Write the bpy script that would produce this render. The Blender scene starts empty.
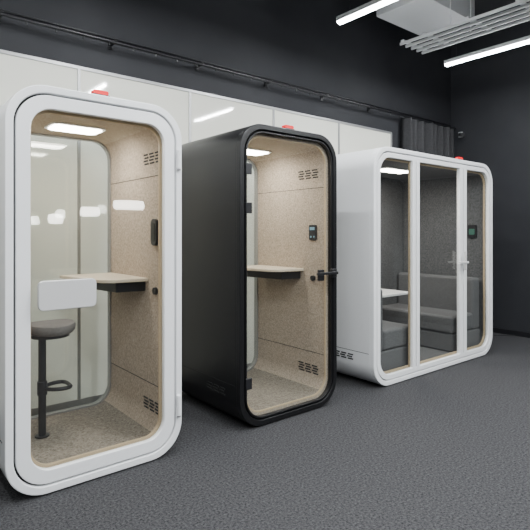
import bpy, bmesh, math
from mathutils import Vector, Matrix
D=bpy.data
C=bpy.context.scene.collection

# ---------------- materials ----------------
def mat(name,col,rough=0.5,metal=0.0,spec=0.5,emit=None,es=0.0):
    m=D.materials.new(name); m.use_nodes=True
    b=m.node_tree.nodes['Principled BSDF']
    b.inputs['Base Color'].default_value=(*col,1)
    b.inputs['Roughness'].default_value=rough
    b.inputs['Metallic'].default_value=metal
    b.inputs['Specular IOR Level'].default_value=spec
    if emit:
        b.inputs['Emission Color'].default_value=(*emit,1)
        b.inputs['Emission Strength'].default_value=es
    return m
def speckle(name,c1,c2,scale,rough=0.95,bump=0.3,lo=0.35,hi=0.65,detail=3,spec=0.2,dist=0.004,nr=0.5):
    m=mat(name,c1,rough,spec=spec); nt=m.node_tree; b=nt.nodes['Principled BSDF']
    tc=nt.nodes.new('ShaderNodeTexCoord'); n=nt.nodes.new('ShaderNodeTexNoise')
    n.inputs['Scale'].default_value=scale; n.inputs['Detail'].default_value=detail; n.inputs['Roughness'].default_value=nr
    r=nt.nodes.new('ShaderNodeValToRGB')
    r.color_ramp.elements[0].position=lo; r.color_ramp.elements[0].color=(*c1,1)
    r.color_ramp.elements[1].position=hi; r.color_ramp.elements[1].color=(*c2,1)
    bp=nt.nodes.new('ShaderNodeBump'); bp.inputs['Strength'].default_value=bump; bp.inputs['Distance'].default_value=dist
    L=nt.links.new
    L(tc.outputs['Object'],n.inputs['Vector']); L(n.outputs['Fac'],r.inputs['Fac'])
    L(r.outputs['Color'],b.inputs['Base Color']); L(n.outputs['Fac'],bp.inputs['Height']); L(bp.outputs['Normal'],b.inputs['Normal'])
    return m
def glassmat(name,tint=(0.97,0.98,0.97),f0=0.045):
    m=D.materials.new(name); m.use_nodes=True; nt=m.node_tree; nt.nodes.clear(); L=nt.links.new
    out=nt.nodes.new('ShaderNodeOutputMaterial'); mix=nt.nodes.new('ShaderNodeMixShader')
    tr=nt.nodes.new('ShaderNodeBsdfTransparent'); tr.inputs[0].default_value=(*tint,1)
    gl=nt.nodes.new('ShaderNodeBsdfGlossy'); gl.inputs['Roughness'].default_value=0.01
    geo=nt.nodes.new('ShaderNodeNewGeometry'); dot=nt.nodes.new('ShaderNodeVectorMath'); dot.operation='DOT_PRODUCT'
    L(geo.outputs['Incoming'],dot.inputs[0]); L(geo.outputs['Normal'],dot.inputs[1])
    def M(op,a,bv=None):
        n=nt.nodes.new('ShaderNodeMath'); n.operation=op; n.use_clamp=False
        L(a,n.inputs[0])
        if bv is not None: n.inputs[1].default_value=bv
        return n
    a=M('ABSOLUTE',dot.outputs['Value']); 
    s=M('MULTIPLY',a.outputs[0],-1); s=M('ADD',s.outputs[0],1.0); p=M('POWER',s.outputs[0],5.0)
    q=M('MULTIPLY',p.outputs[0],1-f0); q=M('ADD',q.outputs[0],f0); q.use_clamp=True
    L(q.outputs[0],mix.inputs[0]); L(tr.outputs[0],mix.inputs[1]); L(gl.outputs[0],mix.inputs[2]); L(mix.outputs[0],out.inputs[0])
    return m

M_white=mat('white_lacquer',(0.88,0.89,0.90),0.33)
M_plate=mat('grey_handle_plate',(0.58,0.58,0.58),0.35)
M_black=mat('black_lacquer',(0.0065,0.0065,0.0075),0.36,spec=0.4)
M_felt=speckle('beige_felt',(0.19,0.15,0.115),(0.60,0.51,0.42),75,bump=0.3,lo=0.28,hi=0.68,detail=8,nr=0.75)
M_fceil=speckle('light_felt',(0.42,0.36,0.29),(0.60,0.53,0.44),80,bump=0.15,detail=6)
M_pcarp=speckle('pod_carpet',(0.11,0.095,0.078),(0.38,0.335,0.28),70,bump=0.5,detail=8,nr=0.75)
M_gfelt=speckle('grey_felt',(0.035,0.036,0.039),(0.17,0.172,0.178),75,bump=0.2,lo=0.3,hi=0.7,detail=8,nr=0.75)
M_gceil=mat('grey_felt_ceiling',(0.16,0.16,0.165),0.9)
M_sofa=speckle('sofa_fabric',(0.09,0.09,0.095),(0.155,0.155,0.16),150,bump=0.3)
M_seat=speckle('stool_fabric',(0.11,0.10,0.098),(0.20,0.19,0.182),180,bump=0.3)
M_carpet=speckle('dark_carpet',(0.005,0.005,0.006),(0.115,0.115,0.12),75,bump=0.5,lo=0.36,hi=0.70,detail=10,dist=0.006,spec=0.1,nr=0.8)
M_wall=speckle('charcoal_paint',(0.028,0.029,0.033),(0.032,0.033,0.037),3,rough=0.6,bump=0.02)
M_ceil=mat('ceiling_paint',(0.035,0.036,0.04),0.8)
M_glass=glassmat('clear_glass',f0=0.065)
M_panel=mat('white_glass_panel',(0.72,0.72,0.65),0.04,spec=0.9,emit=(0.97,0.98,0.84),es=0.15)  # faint glow put into the panel colour to lift its brightness; no lamp
M_alu=mat('aluminium_trim',(0.38,0.38,0.38),0.35,metal=0.6)
M_dmetal=mat('dark_metal',(0.012,0.012,0.014),0.35)
M_wood=mat('beige_trim',(0.52,0.40,0.26),0.5)
M_desk=mat('desk_laminate',(0.66,0.57,0.45),0.4)
M_wtop=mat('white_laminate',(0.85,0.85,0.85),0.35)
M_slot=mat('vent_slot',(0.012,0.012,0.012),0.8)
M_grid=mat('painted_steel',(0.60,0.61,0.62),0.4)
M_duct=mat('duct_paint',(0.50,0.51,0.52),0.6)
M_curt=speckle('black_curtain',(0.020,0.020,0.022),(0.032,0.032,0.035),40,bump=0.1,rough=0.7,spec=0.4)
M_tube=mat('tube_emitter',(1,1,1),0.5,emit=(0.95,0.98,1.0),es=55)
M_lamp=mat('pod_lamp_emitter',(1,1,1),0.5,emit=(1.0,0.94,0.84),es=26)
M_wl=mat('reflection_source_emitter',(1,1,1),0.5,emit=(1.0,0.97,0.92),es=26)  # glow of the added plates mirrored in the door glass
M_red=mat('red_indicator',(0.75,0.002,0.006),0.4,emit=(1,0.0,0.01),es=0.45)
M_scr=mat('screen_emitter',(0.02,0.02,0.02),0.3,emit=(0.35,0.65,0.8),es=0.6)
M_scrg=mat('screen_green',(0.02,0.02,0.02),0.3,emit=(0.2,0.8,0.55),es=0.18)

# ---------------- helpers ----------------
def empty(name,loc):
    e=D.objects.new(name,None); e.location=loc; e.empty_display_size=0.1; C.objects.link(e); return e
def par(o,parent):
    o.parent=parent; o.matrix_parent_inverse=Matrix.Translation(-parent.location)
def fin(bm,name,mats,parent,bevel=0,smooth=True,seg=2):
    bmesh.ops.recalc_face_normals(bm,faces=bm.faces[:])
    me=D.meshes.new(name); bm.to_mesh(me); bm.free()
    for m in (mats if isinstance(mats,(list,tuple)) else [mats]): me.materials.append(m)
    if smooth:
        me.shade_smooth(); me.set_sharp_from_angle(angle=math.radians(38))
    o=D.objects.new(name,me); C.objects.link(o)
    if parent: par(o,parent)
    if bevel:
        b=o.modifiers.new('bevel','BEVEL'); b.width=bevel; b.segments=seg; b.limit_method='ANGLE'; b.angle_limit=math.radians(40)
        b.harden_normals=True
    return o
def addbox(bm,x0,x1,y0,y1,z0,z1):
    v=[bm.verts.new(p) for p in [(x0,y0,z0),(x1,y0,z0),(x1,y1,z0),(x0,y1,z0),(x0,y0,z1),(x1,y0,z1),(x1,y1,z1),(x0,y1,z1)]]
    for f in [(0,1,2,3),(4,5,6,7),(0,1,5,4),(1,2,6,5),(2,3,7,6),(3,0,4,7)]: bm.faces.new([v[i] for i in f])
def box(name,x0,x1,y0,y1,z0,z1,m,parent=None,bevel=0,seg=2):
    bm=bmesh.new(); addbox(bm,x0,x1,y0,y1,z0,z1); return fin(bm,name,m,parent,bevel,seg=seg)
def boxes(name,lst,m,parent=None,bevel=0):
    bm=bmesh.new()
    for b in lst: addbox(bm,*b)
    return fin(bm,name,m,parent,bevel)
def addcyl(bm,p,q,r,n=20,r2=None):
    p=Vector(p);q=Vector(q);d=q-p
    R=d.to_track_quat('Z','Y').to_matrix().to_4x4()
    bmesh.ops.create_cone(bm,cap_ends=True,segments=n,radius1=r,radius2=r if r2 is None else r2,depth=d.length,matrix=Matrix.Translation((p+q)/2)@R)
def cyl(name,p,q,r,m,parent=None,bevel=0,n=20):
    bm=bmesh.new(); addcyl(bm,p,q,r,n); return fin(bm,name,m,parent,bevel)
def rr(x0,x1,z0,z1,r,n=12):
    pts=[]
    for cx,cz,a0 in [(x1-r,z1-r,0),(x0+r,z1-r,90),(x0+r,z0+r,180),(x1-r,z0+r,270)]:
        for i in range(n+1):
            a=math.radians(a0+90*i/n); pts.append((cx+r*math.cos(a),cz+r*math.sin(a)))
    return pts
def ring(name,outer,inner,y0,y1,mats,parent,bevel=0,interior=False):
    bm=bmesh.new(); n=len(outer)
    a=[bm.verts.new((x,y0,z)) for x,z in outer]; b=[bm.verts.new((x,y0,z)) for x,z in inner]
    c=[bm.verts.new((x,y1,z)) for x,z in outer]; d=[bm.verts.new((x,y1,z)) for x,z in inner]
    for i in range(n):
        j=(i+1)%n
        f=bm.faces.new([a[i],a[j],b[j],b[i]]); f.material_index=1 if interior else 0
        bm.faces.new([c[i],c[j],d[j],d[i]])
        bm.faces.new([a[i],a[j],c[j],c[i]])
        f=bm.faces.new([b[i],b[j],d[j],d[i]])
        if interior:
            dx=inner[j][0]-inner[i][0]; dz=inner[j][1]-inner[i][1]; l=math.hypot(dx,dz) or 1
            f.material_index=1
            if abs(dx)/l>0.8:
                f.material_index=2 if (inner[i][1]<1) else 3
    return fin(bm,name,mats,parent,bevel)
def prism(name,a3,b3,m,parent,bevel=0):
    bm=bmesh.new()
    a=[bm.verts.new(p) for p in a3]; b=[bm.verts.new(p) for p in b3]
    bm.faces.new(a); bm.faces.new(b)
    for i in range(len(a)):
        j=(i+1)%len(a); bm.faces.new([a[i],a[j],b[j],b[i]])
    return fin(bm,name,m,parent,bevel)
def slab(name,pts,y0,y1,m,parent,bevel=0):
    return prism(name,[(x,y0,z) for x,z in pts],[(x,y1,z) for x,z in pts],m,parent,bevel)
def hslab(name,pts,z0,z1,m,parent,bevel=0):
    return prism(name,[(x,y,z0) for x,y in pts],[(x,y,z1) for x,y in pts],m,parent,bevel)
def xslab(name,pts,x0,x1,m,parent,bevel=0):
    return prism(name,[(x0,y,z) for y,z in pts],[(x1,y,z) for y,z in pts],m,parent,bevel)
def curve(name,pts,r,m,parent=None,cyclic=False):
    cu=D.curves.new(name,'CURVE'); cu.dimensions='3D'; cu.bevel_depth=r; cu.bevel_resolution=4; cu.resolution_u=12
    s=cu.splines.new('NURBS'); s.points.add(len(pts)-1)
    for i,p in enumerate(pts): s.points[i].co=(*p,1)
    s.order_u=3; s.use_endpoint_u=not cyclic; s.use_cyclic_u=cyclic
    cu.materials.append(m); o=D.objects.new(name,cu); C.objects.link(o)
    if parent: par(o,parent)
    return o
def area(name,x,y,z,sx,sy,power,col,parent):
    l=D.lights.new(name,'AREA'); l.shape='RECTANGLE'; l.size=sx; l.size_y=sy; l.energy=power; l.color=col
    o=D.objects.new(name,l); C.objects.link(o); o.location=(x,y,z); par(o,parent); return o

YF=2.82; H=2.22; WY=4.07; RX=7.03; CZ=4.4
# ---------------- room ----------------
box('floor',-3.1,RX+0.1,-6.1,WY+0.1,-0.1,0,M_carpet)
box('ceiling',-3.1,RX+0.1,-6.1,WY+0.1,CZ,CZ+0.1,M_ceil)
box('wall_back',-3,RX,WY,WY+0.1,0,CZ,M_wall)
box('wall_right',RX,RX+0.1,-6,WY+0.1,0,CZ,M_wall)
box('wall_left',-3.1,-3,-6,WY+0.1,0,CZ,M_wall)
box('wall_front',-3,RX,-6.1,-6,0,CZ,M_wall)
box('baseboard_right',RX-0.015,RX,-6,WY,0,0.07,M_dmetal,bevel=0.003)
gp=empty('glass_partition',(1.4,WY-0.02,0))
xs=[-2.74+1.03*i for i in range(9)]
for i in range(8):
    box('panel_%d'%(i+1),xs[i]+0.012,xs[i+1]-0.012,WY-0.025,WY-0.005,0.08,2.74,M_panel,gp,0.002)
boxes('mullions',[(x-0.012,x+0.012,WY-0.032,WY-0.002,0.0,2.76) for x in xs],M_alu,gp)
boxes('rails',[(xs[0],xs[-1],WY-0.034,WY-0.001,2.74,2.765),(xs[0],xs[-1],WY-0.034,WY-0.001,0.0,0.08)],M_alu,gp)

# ---------------- pods ----------------
def vent(name,x,yc,zc,parent,cols=3,rows=4,w=0.062,dz=0.021):
    lst=[]
    for r in range(rows):
        for c in range(cols):
            y=yc+(c-(cols-1)/2)*(w+0.022)+(r%2)*0.012; z=zc+(r-(rows-1)/2)*dz
            lst.append((x-0.003,x+0.002,y-w/2,y+w/2,z-0.0055,z+0.0055))
    boxes(name,lst,M_slot,parent)
def indicator(xc,parent):
    slab('status_light_base',rr(xc-0.05,xc+0.05,H-0.002,H+0.012,0.005,3),YF+0.03,YF+0.08,M_dmetal,parent)
    slab('status_light',rr(xc-0.045,xc+0.045,H+0.012,H+0.036,0.01,4),YF+0.035,YF+0.075,M_red,parent)
def lamp(xc,yc,z,parent,w=0.32,d=0.2,p=8.5):
    hslab('ceiling_lamp_bezel',rr(xc-w/2-0.02,xc+w/2+0.02,yc-d/2-0.02,yc+d/2+0.02,0.05,6),z-0.012,z+0.004,M_white,parent)
    hslab('ceiling_lamp',rr(xc-w/2,xc+w/2,yc-d/2,yc+d/2,0.045,6),z-0.018,z-0.010,M_lamp,parent)
    area('lamp_light',xc,yc,z-0.025,w*0.9,d*0.9,p,(1,0.94,0.86),parent)

def phone_pod(x0,x1,shell,fw,lip,kind):
    xc=(x0+x1)/2; P=empty('phone_booth_pod',(xc,YF+0.5,0))
    z0=0.008; yb=YF+1.0; ins=0.085
    def R(i,r=None): return rr(x0+i,x1-i,z0+i,H-i,max(0.21-i*0.75,0.05) if r is None else r)
    ring('shell',R(0),R(ins),YF+0.045,yb,[shell,M_felt,M_pcarp,M_fceil],P,0.006,True)
    ring('front_ring',R(0),R(0.042),YF,YF+0.05,[shell],P,0.007)
    ring('door_seal',R(0.035),R(fw-0.01),YF+0.026,YF+0.05,[M_slot],P)
    ring('door_frame',R(0.052),R(fw),YF+0.002,YF+0.04,[shell],P,0.005)
    ring('door_trim',R(fw-0.012),R(lip),YF+0.046,YF+0.062,[M_wood],P,0.002)
    slab('door_glass',R(fw-0.012),YF+0.018,YF+0.026,M_glass,P)
    slab('back_glass',R(ins-0.004),yb-0.03,yb-0.022,M_glass,P)
    ring('back_glass_trim',R(ins-0.003),R(ins+0.012),yb-0.05,yb-0.004,[M_alu],P)
    boxes('feet',[(x0+0.2,x1-0.2,YF+0.1,YF+0.16,0,0.02),(x0+0.2,x1-0.2,yb-0.16,yb-0.1,0,0.02)],M_dmetal,P)
    zc=H-ins; xr=x1-ins
    lamp(xc+0.04,YF+0.6,zc,P)
    vent('wall_vent_top',xr,YF+0.25,1.925,P); vent('wall_vent_bottom',xr,YF+0.25,0.255,P)
    boxes('wall_seams',[(xr-0.002,xr+0.002,YF+0.07,yb-0.05,1.80,1.804),(xr-0.002,xr+0.002,YF+0.07,yb-0.05,0.40,0.404)],M_slot,P)
    hslab('desk_top',[(xr-0.40,yb-0.07),(xr-0.30,YF+0.40),(xr-0.24,YF+0.34),(xr,YF+0.31),(xr,yb-0.07)],1.088,1.112,M_desk,P,0.005)
    hslab('desk_box',[(xr-0.28,yb-0.10),(xr-0.20,YF+0.38),(xr,YF+0.35),(xr,yb-0.10)],1.02,1.089,M_dmetal,P,0.004)
    if kind==1:
        xslab('wall_device',rr(YF+0.155,YF+0.235,1.335,1.515,0.035,6),xr-0.022,xr+0.002,M_dmetal,P,0.004)
        xslab('wall_device_face',rr(YF+0.172,YF+0.218,1.36,1.49,0.02,6),xr-0.025,xr-0.020,M_black,P)
    else:
        xslab('wall_device',rr(YF+0.15,YF+0.235,1.36,1.49,0.012,4),xr-0.015,xr+0.002,M_dmetal,P,0.003)
        boxes('wall_device_screen',[(xr-0.018,xr-0.014,YF+0.165,YF+0.22,1.445,1.47),(xr-0.018,xr-0.014,YF+0.165,YF+0.175,1.38,1.395),(xr-0.018,xr-0.014,YF+0.2,YF+0.215,1.38,1.395)],M_scr,P)
    cyl('wall_knob',(xr+0.002,YF+0.19,1.035),(xr-0.022,YF+0.19,1.035),0.024,M_dmetal,P,0.004)
    indicator(xc,P)
    vent('side_vent',x0,YF+0.30,0.25,P,cols=3,rows=3)
    boxes('side_seam',[(x0-0.0015,x0+0.002,YF+0.06,yb-0.01,0.318,0.322)],M_slot,P)
    return P,xc
X1a,X1b=0.585,1.622
P1,c1=phone_pod(X1a,X1b,M_white,0.125,0.138,1)
X2a,X2b=2.088,3.095
P2,c2=phone_pod(X2a,X2b,M_black,0.066,0.092,2)
slab('handle_plate',rr(0.735,1.045,1.005,1.165,0.028,6),YF-0.05,YF-0.022,M_plate,P1,0.006)
boxes('handle_standoffs',[(0.80,0.84,YF-0.025,YF+0.02,1.06,1.11),(0.96,1.00,YF-0.025,YF+0.02,1.06,1.11)],M_white,P1)
for i,(a,b) in enumerate([(1.83,1.95),(0.25,0.38)]):
    cyl('hinge_%d'%(i+1),(X1b-0.03,YF-0.012,a),(X1b-0.03,YF-0.012,b),0.014,M_white,P1,0.003)
    cyl('hinge_pin_%d'%(i+1),(X1b-0.03,YF-0.012,a-0.008),(X1b-0.03,YF-0.012,a-0.002),0.012,M_alu,P1)
boxes('door_handle',[(X2b-0.085,X2b-0.03,YF-0.028,YF+0.004,1.055,1.125),(X2b-0.285,X2b-0.05,YF-0.062,YF-0.040,1.083,1.105),(X2b-0.072,X2b-0.05,YF-0.062,YF-0.02,1.083,1.105)],M_dmetal,P2,0.004)
boxes('glass_clip',[(X2b-0.20,X2b-0.14,YF+0.008,YF+0.034,1.03,1.12)],M_dmetal,P2,0.004)
for i,z in enumerate([1.88,1.60,0.34]):
    box('hinge_%d'%(i+1),X2a+0.045,X2a+0.10,YF-0.012,YF+0.004,z-0.04,z+0.04,M_dmetal,P2,0.004)

# ---------------- stools ----------------
def stool(x,y,zf,P):
    S=empty('bar_stool',(x,y,zf))
    prof=[(0,0.735),(0.08,0.737),(0.125,0.734),(0.146,0.724),(0.153,0.706),(0.150,0.680),(0.138,0.666),(0.10,0.662),(0,0.662)]
    bm=bmesh.new(); n=40; rows=[]
    for r,z in prof:
        if r==0: rows.append([bm.verts.new((x+0.055,y,zf+z))])
        else: rows.append([bm.verts.new((x+0.055+r*math.cos(2*math.pi*i/n),y+r*math.sin(2*math.pi*i/n),zf+z+0.012*(math.cos(2*math.pi*i/n)**2)*(r/0.15)**2)) for i in range(n)])
    for a,b in zip(rows,rows[1:]):
        for i in range(n):
            j=(i+1)%n
            if len(a)==1: bm.faces.new([a[0],b[i],b[j]])
            elif len(b)==1: bm.faces.new([a[i],a[j],b[0]])
            else: bm.faces.new([a[i],a[j],b[j],b[i]])
    fin(bm,'seat',M_seat,S)
    hslab('seat_plate',[(x+0.05+0.12*math.cos(t*math.pi/12),y+0.115*math.sin(t*math.pi/12)) for t in range(24)],zf+0.645,zf+0.666,M_dmetal,S)
    cyl('post',(x,y,zf+0.008),(x,y,zf+0.65),0.024,M_dmetal,S)
    cyl('base_plate',(x,y,zf),(x,y,zf+0.010),0.045,M_dmetal,S,0.003,n=32)
    cyl('collar',(x,y,zf+0.27),(x,y,zf+0.36),0.031,M_dmetal,S,0.003)
    curve('footrest',[(x,y,zf+0.31),(x+0.05,y-0.08,zf+0.31),(x+0.16,y-0.09,zf+0.31),(x+0.17,y,zf+0.31),(x+0.16,y+0.09,zf+0.31),(x+0.05,y+0.08,zf+0.31),(x,y,zf+0.31)],0.013,M_dmetal,S)
    return S
stool(0.93,3.42,0.095,P1)
stool(2.35,3.42,0.095,P2)

# ---------------- meeting pod ----------------
X3a,X3b=3.583,5.80
P3=empty('meeting_pod',((X3a+X3b)/2,YF+0.6,0))
yb=YF+1.2; z0=0.008
def R3(i): return rr(X3a+i,X3b-i,z0+i,H-i,max(0.22-i*0.75,0.05))
ring('shell',R3(0),R3(0.085),YF+0.045,yb,[M_white,M_gfelt,M_gfelt,M_gceil],P3,0.006,True)
ring('front_ring',R3(0),R3(0.042),YF,YF+0.05,[M_white],P3,0.007)
ring('front_seal',R3(0.035),R3(0.09),YF+0.026,YF+0.05,[M_slot],P3)
ring('front_frame',R3(0.051),R3(0.098),YF+0.002,YF+0.04,[M_white],P3,0.005)
ring('front_trim',R3(0.09),R3(0.115),YF+0.046,YF+0.062,[M_wood],P3,0.002)
zt=H-0.06; zb=z0+0.06
boxes('mullions',[(a,b,YF+0.0,YF+0.042,zb,zt) for a,b in [(4.185,4.234),(4.250,4.30),(5.065,5.126),(5.142,5.205)]],M_white,P3,0.004)
boxes('mullion_seals',[(4.2,4.29,YF+0.025,YF+0.048,zb,zt),(5.08,5.19,YF+0.025,YF+0.048,zb,zt)],M_slot,P3)
boxes('mullion_trims',[(4.175,4.185,YF+0.03,YF+0.05,zb,zt),(5.205,5.215,YF+0.03,YF+0.05,zb,zt)],M_wood,P3)
slab('front_glass',R3(0.09),YF+0.016,YF+0.022,M_glass,P3)
box('back_panel',X3a+0.08,X3b-0.08,yb-0.03,yb-0.005,z0+0.08,H-0.08,M_gfelt,P3)
lamp(4.69,YF+0.6,H-0.085,P3,0.5,0.2,p=20)
boxes('feet',[(X3a+0.2,X3b-0.2,YF+0.1,YF+0.16,0,0.02),(X3a+0.2,X3b-0.2,yb-0.16,yb-0.1,0,0.02)],M_dmetal,P3)
indicator(5.14,P3)
vent('side_vent',X3a,YF+0.40,0.26,P3,cols=4,rows=3)
boxes('side_seam',[(X3a-0.001,X3a+0.01,YF+0.06,yb-0.02,0.318,0.322)],M_slot,P3)
xslab('wall_device',rr(YF+0.15,YF+0.26,1.36,1.52,0.015,4),X3b-0.105,X3b-0.082,M_dmetal,P3,0.003)
xslab('wall_device_screen',rr(YF+0.17,YF+0.24,1.40,1.47,0.01,4),X3b-0.108,X3b-0.104,M_scrg,P3)
boxes('door_handle',[(5.075,5.10,YF-0.06,YF-0.04,1.02,1.22),(4.97,5.14,YF-0.062,YF-0.040,1.09,1.112),(5.078,5.098,YF-0.05,YF+0.005,1.09,1.112)],M_plate,P3,0.005)
hslab('table_top',rr(4.42,4.96,3.36,yb-0.03,0.05,6),0.715,0.74,M_wtop,P3,0.004)
box('table_leg',4.66,4.72,3.6,3.66,z0+0.085,0.716,M_dmetal,P3,0.004)
def sofa(xa,xb,side):
    S=empty('sofa',((xa+xb)/2,3.4,0.095)); ya,ybk=YF+0.1,yb-0.05; zf=0.095
    box('base',xa,xb,ya,ybk,zf,zf+0.20,M_sofa,S,0.02,3)
    if side>0:
        box('seat_cushion',xa-0.01,xb-0.16,ya-0.005,ybk,zf+0.20,zf+0.40,M_sofa,S,0.035,4)
        box('backrest',xb-0.17,xb,ya,ybk,zf+0.19,zf+0.80,M_sofa,S,0.035,4)
    else:
        box('seat_cushion',xa+0.16,xb+0.01,ya-0.005,ybk,zf+0.20,zf+0.40,M_sofa,S,0.035,4)
        box('backrest',xa,xa+0.17,ya,ybk,zf+0.19,zf+0.80,M_sofa,S,0.035,4)
    return S
sofa(3.69,4.32,-1)
sofa(5.08,5.695,1)

# ---------------- curtain & rail ----------------
cr=empty('curtain_rail',(1.5,WY-0.06,3.0))
cyl('rail_tube',(-2.9,WY-0.10,3.0),(RX-0.05,WY-0.10,3.0),0.014,M_dmetal,cr)
bm=bmesh.new()
for i in range(12):
    x=-2.6+i*0.85
    addbox(bm,x-0.012,x+0.012,WY-0.105,WY+0.0,3.0,3.02); addbox(bm,x-0.02,x+0.02,WY-0.012,WY,2.97,3.06)
fin(bm,'brackets',M_dmetal,cr)
cyl('conduit',(-2.9,WY-0.02,3.06),(RX-0.05,WY-0.02,3.06),0.008,M_dmetal,cr)
bm=bmesh.new()
for i in range(40):
    x=-2.6+i*0.21
    addcyl(bm,(x,WY-0.10,2.965),(x,WY-0.10,3.0),0.007,8)
fin(bm,'glider_clips',M_dmetal,cr)
bm=bmesh.new(); N=240; rows=[]
for k in range(8):
    z=0.03+(2.98-0.03)*k/7; row=[]
    for i in range(N+1):
        t=i/N; x=5.68+1.28*t
        amp=0.07*(0.75+0.25*math.sin(t*17)); row.append(bm.verts.new((x+0.012*math.sin(k+t*30),WY-0.085+amp*math.sin(t*2*math.pi*8+0.8*math.sin(t*9)),z)))
    rows.append(row)
for k in range(7):
    for i in range(N): bm.faces.new([rows[k][i],rows[k][i+1],rows[k+1][i+1],rows[k+1][i]])
cu=fin(bm,'curtain',M_curt,None)

sc=empty('security_camera',(RX-0.05,3.9,2.9))
box('mount',RX-0.03,RX,3.87,3.93,2.86,2.94,M_grid,sc,0.005)
cyl('body',(RX-0.03,3.9,2.9),(RX-0.14,3.8,2.87),0.03,M_dmetal,sc,0.004)

# ---------------- ceiling items ----------------
def tube(x,y0,y1,z=3.5,p=75):
    T=empty('linear_pendant_light',(x,(y0+y1)/2,z))
    box('housing',x-0.03,x+0.03,y0,y1,z+0.005,z+0.05,M_grid,T,0.004)
    box('diffuser',x-0.027,x+0.027,y0+0.01,y1-0.01,z-0.02,z+0.006,M_tube,T,0.006)
    for i,y in enumerate((y0+0.15,y1-0.15)): cyl('wire_%d'%(i+1),(x,y,z+0.05),(x,y,CZ),0.003,M_dmetal,T)
    area('tube_fill',x,(y0+y1)/2,z-0.03,0.06,y1-y0-0.05,p,(0.95,0.98,1.0),T)  # added area lamp, gives extra fill below the tube
for x in (-0.25,1.7,3.67,5.62): tube(x,1.93,3.33,p=26)
for x in (0.5,2.65,4.8): tube(x,0.2,1.4,p=70)
for x in (-1.0,1.5,4.0,6.2): tube(x,-2.8,-1.3,p=120)  # unseen row behind the camera, added for fill
dk=empty('ventilation_duct',(5.04,3.25,4.1))
box('duct_body',4.56,5.53,2.93,3.56,3.88,CZ,M_duct,dk,0.01)
box('duct_flange',4.54,5.55,2.91,2.95,3.87,CZ,M_duct,dk,0.004)
ct=empty('cable_tray',(5.05,2.3,3.6))
lst=[(x-0.011,x+0.011,1.2,3.42,3.575,3.605) for x in (4.82,4.93,5.04,5.15,5.26)]
lst+=[(4.80,5.28,y-0.02,y+0.02,3.603,3.625) for y in (1.6,2.1,2.6,3.1,3.38)]
boxes('tray_bars',lst,M_grid,ct,0.003)
bm=bmesh.new()
for y in (1.6,2.8):
    for x in (4.83,5.25): addcyl(bm,(x,y,3.62),(x,y,CZ),0.006,8)
fin(bm,'tray_rods',M_grid,ct)
for x,z,w in ((5.2,2.11,0.80),(4.23,1.92,0.45),(3.45,1.74,0.32)):  # unseen glowing plates, added only to make reflections in the door glass
    W=empty('reflection_source',(x,-5.97,z))
    slab('source_back',rr(x-w/2-0.02,x+w/2+0.02,z-0.14,z+0.14,0.08,6),-6.0,-5.96,M_grid,W)
    slab('source_face',rr(x-w/2,x+w/2,z-0.11,z+0.11,0.07,6),-5.97,-5.95,M_wl,W)
curve('power_cable',[(5.84,3.9,0.008),(6.1,3.7,0.008),(6.35,3.5,0.008),(6.6,3.55,0.008),(6.8,3.3,0.008),(7.0,3.1,0.008)],0.007,M_dmetal)

# ---------------- world & camera ----------------
w=D.worlds.new('World'); bpy.context.scene.world=w; w.use_nodes=True
w.node_tree.nodes['Background'].inputs[0].default_value=(0.5,0.55,0.6,1); w.node_tree.nodes['Background'].inputs[1].default_value=0.1
cam=D.cameras.new('Camera'); co=D.objects.new('Camera',cam); C.objects.link(co)
cam.sensor_width=36; cam.lens=496/530*36; cam.shift_y=-32/530
co.location=(0,0,1.42); co.rotation_euler=(math.radians(90),0,math.radians(-39.4))
bpy.context.scene.camera=co
